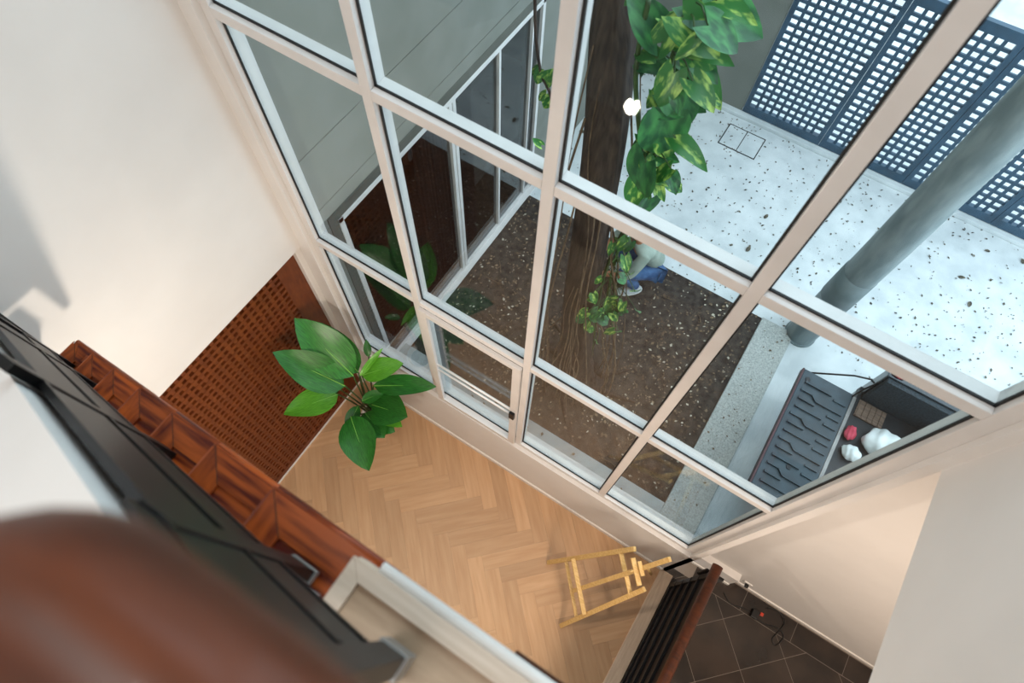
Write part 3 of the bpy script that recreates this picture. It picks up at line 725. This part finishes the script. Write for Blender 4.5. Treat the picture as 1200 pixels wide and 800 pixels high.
# ---- pipe column
pc = tag(empty('pipe_column', (1.155, 4.19, GZ)), 'thick round grey pipe column rising from the courtyard concrete', 'column')
MB().tube([(1.155, 4.19, GZ), (1.16, 4.19, 1.5), (1.15, 4.20, 3.3), (1.15, 4.20, 8.0)], 0.155, 28).build('shaft', 'pipe', pc, smooth=True)
MB().tube([(1.155, 4.19, 0.72), (1.157, 4.19, 1.15)], 0.160, 28).build('sleeve', 'pipe_band', pc, smooth=True)
MB().lathe([(0.165, 0), (0.165, 0.02), (0.157, 0.035)], (1.155, 4.19, GZ), 28).build('base_collar', 'pipe_band', pc, smooth=True)

# ---- tree with aerial roots
tree = tag(empty('tree_trunk', (-0.66, 2.46, GZ)), 'dark brown tree trunk rising from the soil bed close to the window', 'tree')
tp = [Vector((-0.62, 2.46, GZ-0.05)), Vector((-0.66, 2.47, 0.10)), Vector((-0.70, 2.48, 0.5)), Vector((-0.80, 2.50, 1.68)), Vector((-0.90, 2.58, 2.9)), Vector((-1.02, 2.70, 3.5)), Vector((-1.12, 2.80, 4.0)), Vector((-1.25, 2.95, 5.2)), Vector((-1.4, 3.1, 7.0))]
tps = spline(tp, 6)
nr = len(tps); ph = [random.uniform(0, 6) for _ in range(6)]
def tr_(i): t = i/nr; return 0.20*math.exp(-t*10)+0.145-0.04*t
MB().tube(tps, [tr_(i) for i in range(nr)], 24, rnd=lambda i, k: 0.10*math.sin(3*2*PI*k/24+ph[0]+i*0.1)+0.06*math.sin(7*2*PI*k/24+ph[1]-i*0.2)).build('trunk', 'bark', tree, smooth=True)
for i in range(30):
    a = random.uniform(0, 2*PI); h0 = random.uniform(0.5, 4.0)
    ip = min(range(nr), key=lambda q_: abs(tps[q_].z-h0)); c_ = tps[ip]; rr = tr_(ip)*1.03
    top = c_+Vector((rr*math.cos(a), rr*math.sin(a), 0))
    a2 = a+random.uniform(-.5, .5); fr_ = random.uniform(0.24, 0.42)
    foot = Vector((-0.63+fr_*math.cos(a2), 2.47+fr_*math.sin(a2), GZ+0.03))
    rp = [top]+[mixv(top, foot, q_/6)+Vector((math.cos(a)*0.08*math.sin(PI*q_/6)+random.uniform(-.035, .035), math.sin(a)*0.08*math.sin(PI*q_/6)+random.uniform(-.035, .035), 0)) for q_ in range(1, 6)]+[foot]
    MB().tube(spline(rp, 4), [random.uniform(0.003, 0.008)]*25, 6).build('aerial_root', 'root', tree, smooth=True)
for i in range(9):
    a = 2*PI*i/9+random.uniform(-.2, .2); r0 = random.uniform(0.42, 0.72)
    p0 = Vector((-0.64+0.17*math.cos(a), 2.47+0.17*math.sin(a), 0.10)); p1 = Vector((-0.64+0.3*math.cos(a), 2.47+0.3*math.sin(a), GZ+0.05)); p2 = Vector((-0.64+r0*math.cos(a+.2), 2.47+r0*0.9*math.sin(a+.2), GZ+0.02))
    MB().tube(spline([p0, p1, p2], 5), [0.06-0.005*q_ for q_ in range(11)], 8).build('surface_root', 'bark', tree, smooth=True)

def clear_trunk(q, gap):                       # keep a point outside the trunk
    ip = min(range(nr), key=lambda k_: abs(tps[k_].z-q.z)); c_ = tps[ip]; d_ = Vector((q.x-c_.x, q.y-c_.y, 0)); r_ = tr_(ip)*1.16+gap
    return q if d_.length >= r_ else Vector((c_.x, c_.y, q.z))+d_.normalized()*r_
# ---- climbing vine with big variegated leaves
vine = tag(empty('climbing_vine', (-0.60, 2.62, GZ)), 'climbing vine with large variegated heart-shaped leaves on the trunk', 'vine')
vs1 = [at_y(*q, y) for q, y in (((690, 440), 2.60), ((706, 330), 2.62), ((745, 240), 2.66), ((768, 150), 2.62), ((790, 60), 2.62), ((820, -30), 2.65))]
vs2 = [at_y(*q, y) for q, y in (((705, 380), 2.55), ((722, 300), 2.56), ((750, 210), 2.58), ((745, 90), 2.60), ((760, 0), 2.62))]
for vp in (vs1, vs2): MB().tube(spline(vp, 8), 0.014, 8).build('vine_stem', 'stem', vine, smooth=True)
hm1 = [leaf_mesh('leaf', wd, 0.25, dr_, heart=0.9, wave=0.02) for wd, dr_ in ((0.72, 0.12), (0.80, 0.2), (0.50, 0.28))]
BIG = [((768, 68), (742, 60), .9), ((770, 40), (738, -8), 1), ((795, 40), (858, 72), 1), ((800, 20), (845, 70), .8), ((822, 2), (898, 40), 1.2), ((840, 0), (882, 20), 1),
       ((775, 50), (808, 8), 1), ((800, 60), (842, 92), .9), ((812, 70), (848, 130), .8), ((790, 85), (770, 128), 1), ((760, 80), (757, 45), 1), ((756, 62), (800, 90), 1.1), ((812, 95), (838, 130), .9),
       ((790, 100), (812, 150), .9), ((775, 110), (800, 165), .9), ((740, 0), (768, -20), .9), ((745, 10), (775, 5), .8), ((805, 120), (792, 170), .8), ((822, 110), (846, 122), .7), ((780, 140), (765, 190), .8),
       ((792, 162), (830, 195), .5), ((770, 205), (800, 216), .5), ((757, 190), (745, 235), .6), ((768, 222), (776, 236), .5), ((748, 212), (740, 246), .6), ((760, 170), (742, 205), .6), ((764, 140), (748, 170), .7),
       ((800, 30), (770, 20), 1), ((830, 30), (870, 60), .8), ((815, 45), (790, 75), .9), ((760, 30), (735, 40), .8)]
for i in range(22):                        # narrower leaves hanging between the large ones
    u, v = random.gauss(772, 14), random.uniform(60, 235)
    a = random.uniform(0.2, 2.6); ln = random.uniform(18, 34)
    BIG.append(((u, v), (u+ln*math.cos(a), v+ln*math.sin(a)), 1))
for i, (b0, t0, sc) in enumerate(BIG):
    yb_ = 2.60+random.uniform(-0.12, 0.16)
    b_, t_ = at_y(*b0, yb_), at_y(*t0, yb_+random.uniform(-0.1, 0.06))
    b_, t_ = clear_trunk(b_, 0.06), clear_trunk(t_, 0.07)
    nrm = (CAM-b_).normalized()+Vector((random.uniform(-.5, .5), random.uniform(-.5, .5), 0.6))
    lf = place('leaf', hm1[i % 3], 'pothos' if i % 3 != 1 else 'pothos_dark', vine, b_, t_, nrm)
    near = min(spline(vs1, 8)+spline(vs2, 8), key=lambda p_: (p_-b_).length)
    MB().tube([near, mixv(near, b_, 0.5)+Vector((0, 0, 0.03)), b_], 0.005, 6).build('leaf_stalk', 'stem', vine, smooth=True)
for i in range(46):                        # smaller leaves lower down on the trunk
    if i < 30: u, v = random.gauss(706, 16), random.gauss(362, 14)
    else: u, v = random.gauss(724, 9), random.uniform(275, 330)
    y_ = 2.40+random.uniform(-.06, .06) if i < 30 else 2.5
    b_ = at_y(u, v, y_); a = random.uniform(0, 2*PI); s = random.uniform(0.07, 0.13)
    b_ = clear_trunk(b_, 0.05); t_ = clear_trunk(b_+Vector((s*math.cos(a)*0.7, s*math.sin(a)*0.7, -0.08)), 0.06)
    lf = place('leaf', hm1[i % 3], 'pothos' if i % 4 else 'pothos_dark', vine, b_, t_, (CAM-b_).normalized()+Vector((random.uniform(-.4, .4), random.uniform(-.4, .4), .4)))
    near = min(spline(vs1, 8)+spline(vs2, 8), key=lambda p_: (p_-b_).length)
    MB().tube([near, mixv(near, b_, 0.6)+Vector((0, 0, 0.02)), b_], 0.003, 5).build('leaf_stalk', 'stem', vine)
# thin sprig behind the frame, next to the glass doors
sp = tag(empty('hanging_sprig', (-1.35, 3.6, 2.5)), 'thin dark hanging twig with a few green leaves before the glass doors', 'twig')
spts = [at_y(*q, 3.3) for q in ((627, -20), (628, 40), (634, 85), (643, 105), (652, 130))]
MB().tube(spline(spts, 6), 0.012, 7).build('twig', 'bark', sp, smooth=True)
for b0, t0 in (((633, 80), (622, 88)), ((634, 84), (628, 100)), ((638, 95), (648, 82)), ((640, 110), (630, 118)), ((634, 170), (624, 162)), ((645, 115), (636, 128))):
    b_, t_ = at_y(*b0, 3.3), at_y(*t0, 3.28)
    place('leaf', hm1[0], 'pothos_dark', sp, b_, t_, CAM-b_)

# ================================================================== PERSON crouching in the courtyard
def skin_mesh(name, joints, edges, material, parent, root=0, lev=2):
    m = bpy.data.meshes.new(name); m.from_pydata([j[0] for j in joints], edges, []); m.update()
    m.materials.append(MATS[material])
    o = bpy.data.objects.new(name, m); col.objects.link(o)
    o.modifiers.new('skin', 'SKIN')
    if not m.skin_vertices: m.skin_vertices.new(name='skin')
    for i, j in enumerate(joints):
        r = j[1]; m.skin_vertices[0].data[i].radius = r if isinstance(r, tuple) else (r, r)
        m.skin_vertices[0].data[i].use_root = (i == root)
    sbd = o.modifiers.new('smooth', 'SUBSURF'); sbd.levels = lev; sbd.render_levels = lev
    o.modifiers['skin'].use_smooth_shade = True
    o.parent = parent
    return o
ps = tag(empty('person', (-0.66, 3.80, GZ+0.030)), 'person in grey-green shirt and blue jeans crouching behind the tree', 'person')
ps.rotation_euler = (0, 0, math.radians(222))          # local +X is where the person faces
# local frame: x forward, y to the person's left, z up; origin on the ground under the feet
hipz = 0.30
J = [((-0.16, 0, hipz), (0.13, 0.11)), ((-0.12, 0, 0.44), (0.125, 0.10)), ((0.00, 0, 0.62), (0.14, 0.105)), ((0.09, 0, 0.76), (0.13, 0.09)),
     ((0.13, 0, 0.85), 0.05), ((0.17, 0, 0.93), (0.075, 0.085)), ((0.20, 0, 1.02), (0.075, 0.09)),
     # left leg
     ((-0.10, 0.11, 0.30), 0.085), ((0.27, 0.17, 0.44), 0.065), ((0.06, 0.15, 0.12), 0.045), ((0.03, 0.15, 0.05), 0.04), ((0.20, 0.17, 0.03), 0.03),
     # right leg
     ((-0.10, -0.11, 0.30), 0.085), ((0.27, -0.17, 0.44), 0.065), ((0.06, -0.15, 0.12), 0.045), ((0.03, -0.15, 0.05), 0.04), ((0.20, -0.17, 0.03), 0.03),
     # arms
     ((0.09, 0.19, 0.74), 0.055), ((0.22, 0.25, 0.52), 0.042), ((0.43, 0.12, 0.40), 0.032), ((0.50, 0.09, 0.37), (0.035, 0.02)),
     ((0.09, -0.19, 0.74), 0.055), ((0.22, -0.25, 0.52), 0.042), ((0.43, -0.12, 0.40), 0.032), ((0.50, -0.09, 0.37), (0.035, 0.02))]
E_ = [(0,1),(1,2),(2,3),(3,4),(4,5),(5,6),(0,7),(7,8),(8,9),(9,10),(10,11),(0,12),(12,13),(13,14),(14,15),(15,16),(3,17),(17,18),(18,19),(19,20),(3,21),(21,22),(22,23),(23,24)]
for sgn, wr in ((1, 20), (-1, 24)):                    # five fingers to each hand
    hx, hy, hz = J[wr][0]
    for q_, (ln, sp_) in enumerate(((0.045, -0.03), (0.07, -0.016), (0.078, 0.0), (0.072, 0.014), (0.055, 0.027))):
        b = len(J)
        J.append(((hx+0.015+ln*0.5, hy+sp_, hz-0.008), 0.009)); J.append(((hx+0.015+ln*0.9, hy+sp_*1.1, hz-0.008-ln*0.5), 0.008))
        E_ += [(wr, b), (b, b+1)]
skin_mesh('body', J, E_, 'skin', ps)
g_ = 1.13
def gj(i, k=g_, dx=0): p_, r = J[i]; r = r if isinstance(r, tuple) else (r, r); return (p_, (r[0]*k, r[1]*k))
skin_mesh('shirt', [((-0.155, 0, 0.34), (0.155, 0.135)), gj(1, 1.25), gj(2, 1.2), gj(3, 1.2), ((0.12, 0, 0.82), 0.07), gj(17, 1.3), gj(18, 1.3), ((0.28, 0.22, 0.49), 0.05), gj(21, 1.3), gj(22, 1.3), ((0.28, -0.22, 0.49), 0.05)],
          [(0,1),(1,2),(2,3),(3,4),(3,5),(5,6),(6,7),(3,8),(8,9),(9,10)], 'shirt', ps)
skin_mesh('jeans', [((-0.17, 0, 0.30), (0.155, 0.13)), gj(7, 1.25), gj(8, 1.25), gj(9, 1.4), ((0.05, 0.15, 0.085), 0.06), gj(12, 1.25), gj(13, 1.25), gj(14, 1.4), ((0.05, -0.15, 0.085), 0.06)],
          [(0,1),(1,2),(2,3),(3,4),(0,5),(5,6),(6,7),(7,8)], 'jeans', ps)
for sgn in (1, -1):
    s_ = MB()
    for z_, k_ in ((0.022, 1.0), (0.055, 0.95), (0.085, 0.62)):
        for a_ in range(14):
            an = 2*PI*a_/14; ex = 0.145 if z_ < 0.07 else 0.085
            cxs = 0.10 if z_ < 0.07 else 0.055
            s_.v.append((cxs+ex*math.cos(an)*k_, sgn*0.155+0.052*math.sin(an)*k_, z_))
    for r_ in range(2):
        for a_ in range(14): s_.f.append((r_*14+a_, r_*14+(a_+1) % 14, (r_+1)*14+(a_+1) % 14, (r_+1)*14+a_))
    s_.f.append(tuple(28+a_ for a_ in range(14)))
    so = s_.build('shoe', 'shoe', smooth=True); so.parent = ps
    so2 = MB().prism([(0.10+0.15*math.cos(2*PI*a_/16), sgn*0.155+0.056*math.sin(2*PI*a_/16)) for a_ in range(16)], 0.0, 0.024).build('sole', 'shoe_sole'); so2.parent = so
hb = MB()
for i in range(7):
    th_ = (PI*0.58)*i/6
    for a_ in range(16):
        an = 2*PI*a_/16; hb.v.append((0.175+0.100*math.sin(th_)*math.cos(an)-0.012*(i/6), 0.088*math.sin(th_)*math.sin(an), 0.99+0.105*math.cos(th_)+(0.035*math.cos(an)*i/6)))
for i in range(6):
    for a_ in range(16): hb.f.append((i*16+a_, i*16+(a_+1) % 16, (i+1)*16+(a_+1) % 16, (i+1)*16+a_))
ho = hb.build('hair', 'hair', smooth=True); ho.parent = ps
for sgn in (1, -1):
    eo = MB().lathe([(0.010*math.sin(PI*i/6)+1e-5, -0.010*math.cos(PI*i/6)) for i in range(7)], (0.262, sgn*0.030, 0.985), 10).build('eye', 'shoe_sole', smooth=True); eo.parent = ps
    er = MB().lathe([(0.016*math.sin(PI*i/6)+1e-5, -0.028*math.cos(PI*i/6)) for i in range(7)], (0.17, sgn*0.082, 0.965), 10).build('ear', 'skin', smooth=True); er.parent = ps
no = MB().tube([(0.255, 0, 0.985), (0.282, 0, 0.955), (0.262, 0, 0.947)], [0.008, 0.014, 0.008], 8).build('nose', 'skin', smooth=True); no.parent = ps
mo = MB().tube([(0.258, -0.024, 0.917), (0.266, 0, 0.915), (0.258, 0.024, 0.917)], 0.006, 6).build('mouth', 'red_cloth', smooth=True); mo.parent = ps

# ================================================================== PICKUP TRUCK with its tailgate down
tk = tag(empty('pickup_truck', (2.6, 2.9, GZ)), 'dark pickup truck with lowered ridged tailgate in the courtyard', 'truck')
BZ = H-5.30-0.0                               # height of the tailgate surface
TX0, TX1, TY0, TY1 = 1.195, 1.665, 2.02, 3.39
tg = box('tailgate', TX0, TX1, TY0, TY1, BZ-0.06, BZ, 'liner', tk, bevel=0.008)
box('tailgate_edge', TX0-0.018, TX0-0.001, TY0, TY1, BZ-0.07, BZ+0.006, 'truck_trim', tg, bevel=0.004)
ys = TY0+0.10; k = 0
while ys < TY1-0.08:
    if k % 3 == 0: pts = [(TX0+0.04, ys), (TX0+0.15, ys), (TX0+0.20, ys-0.045), (TX1-0.03, ys-0.045)]
    elif k % 3 == 1: pts = [(TX0+0.05, ys), (TX0+0.30, ys)]
    else: pts = [(TX0+0.05, ys), (TX0+0.20, ys)]
    rm = MB()
    for a, b in zip(pts[:-1], pts[1:]): rm.bar((*a, BZ+0.006), (*b, BZ+0.006), 0.022, 0.030)
    rm.build('ridge', 'liner', tg)
    if k % 3 != 0: MB().bar((TX1-0.14, ys-0.03, BZ+0.002), (TX1-0.03, ys-0.03, BZ+0.002), 0.020, 0.030).build('ridge', 'liner', tg)
    ys += 0.088; k += 1
for q in ((TX0+0.06, TY1-0.09), (TX0+0.05, TY0+0.06), (TX0+0.22, TY0+0.42)):
    MB().lathe([(0.024, 0), (0.022, 0.006), (0.0, 0.006)], (q[0], q[1], BZ), 14).build('bolt_cap', 'liner_dark', tg)
box('bed_floor', 1.70, 3.6, TY0-0.02, 3.52, BZ-0.10, BZ-0.02, 'liner_dark', tk)
box('hinge_strip', 1.668, 1.70, TY0, 3.38, BZ-0.05, BZ-0.005, 'steel_end', tk, bevel=0.003)
box('bed_side', 1.72, 3.6, 3.45, 3.56, BZ-0.25, BZ+0.42, 'truck_paint', tk, bevel=0.015)
box('bed_side', 1.72, 3.6, TY0-0.06, TY0+0.05, BZ-0.25, BZ+0.42, 'truck_paint', tk, bevel=0.015)
box('side_liner', 1.74, 3.6, 3.40, 3.45, BZ-0.02, BZ+0.40, 'net', tk, bevel=0.006)
box('chassis', 1.80, 3.6, TY0+0.1, 3.42, BZ-0.40, BZ-0.10, 'rubber', tk)
for yy in (TY0+0.06, 3.40):
    wh = MB()
    for r, dx in ((0.001, 0.0), (0.17, 0.0), (0.20, 0.02), (0.33, 0.0), (0.34, 0.03), (0.34, 0.17), (0.33, 0.2), (0.001, 0.2)):
        for a_ in range(24):
            an = 2*PI*a_/24; wh.v.append((2.95+r*math.cos(an), yy-0.1+dx, GZ+0.34+r*math.sin(an)))
    for i in range(7):
        for a_ in range(24): wh.f.append((i*24+a_, i*24+(a_+1) % 24, (i+1)*24+(a_+1) % 24, (i+1)*24+a_))
    wh.build('wheel', 'rubber', tk, smooth=True)
MB().tube(spline([Vector((1.655, 3.36, BZ+0.01)), Vector((1.69, 3.42, BZ+0.12)), Vector((1.74, 3.455, BZ+0.30))], 6), 0.008, 8).build('tailgate_strap', 'rubber', tk, smooth=True)
MB().tube([(1.22, 3.37, BZ-0.02), (1.60, 3.56, BZ+0.02), (1.76, 3.57, BZ+0.10)], 0.009, 8).build('cable', 'rubber', tk, smooth=True)
# load in the bed
def lump(name, c, sx, sy, sz, ma, label, cat, seed):
    rg = random.Random(seed); m = bpy.data.meshes.new(name); bm = bmesh.new()
    bmesh.ops.create_icosphere(bm, subdivisions=4, radius=1)
    for v in bm.verts:
        k_ = 1+0.10*math.sin(3*v.co.x+seed)*math.sin(4*v.co.y)+0.05*math.sin(9*v.co.x+5*v.co.z+seed)+rg.uniform(-.02, .02)
        v.co = Vector((v.co.x*sx*k_, v.co.y*sy*k_, max(-0.55, v.co.z)*sz*k_))
        v.co = Vector(c)+v.co+Vector((0, 0, 0.5*sz))
    bm.to_mesh(m); bm.free()
    return tag(link(name, m, ma, smooth=True), label, cat)
lump('plastic_bag', (2.02, 3.05, BZ-0.005), 0.17, 0.13, 0.12, 'bag', 'crumpled white plastic sack lying in the truck bed', 'bag', 1)
lump('plastic_bag', (1.82, 2.84, BZ-0.005), 0.08, 0.07, 0.06, 'bag', 'small white plastic bag beside the larger sack in the truck bed', 'bag', 4)
lump('red_cloth', (1.755, 3.02, BZ-0.005), 0.05, 0.07, 0.05, 'red_cloth', 'pink and red crumpled cloth at the rim of the truck bed', 'cloth', 2)
lump('red_rag', (1.80, 3.505, BZ+0.423), 0.05, 0.04, 0.035, 'red_cloth', 'red rag tied on top of the truck bed side', 'cloth', 3)
lump('black_net', (2.35, 3.22, BZ-0.005), 0.16, 0.14, 0.16, 'net', 'heap of black netting against the truck bed side', 'net', 5)
cbx = tag(empty('cardboard_sheet', (1.86, 3.22, BZ-0.01)), 'brown ribbed cardboard sheet lying in the truck bed', 'cardboard')
MB().box(1.73, 1.98, 3.21, 3.38, BZ-0.018, BZ-0.002).build('sheet', 'cardboard', cbx)
for i in range(5): MB().box(1.74+i*0.05, 1.75+i*0.05, 3.215, 3.375, BZ-0.002, BZ+0.006).build('rib', 'cardboard', cbx)
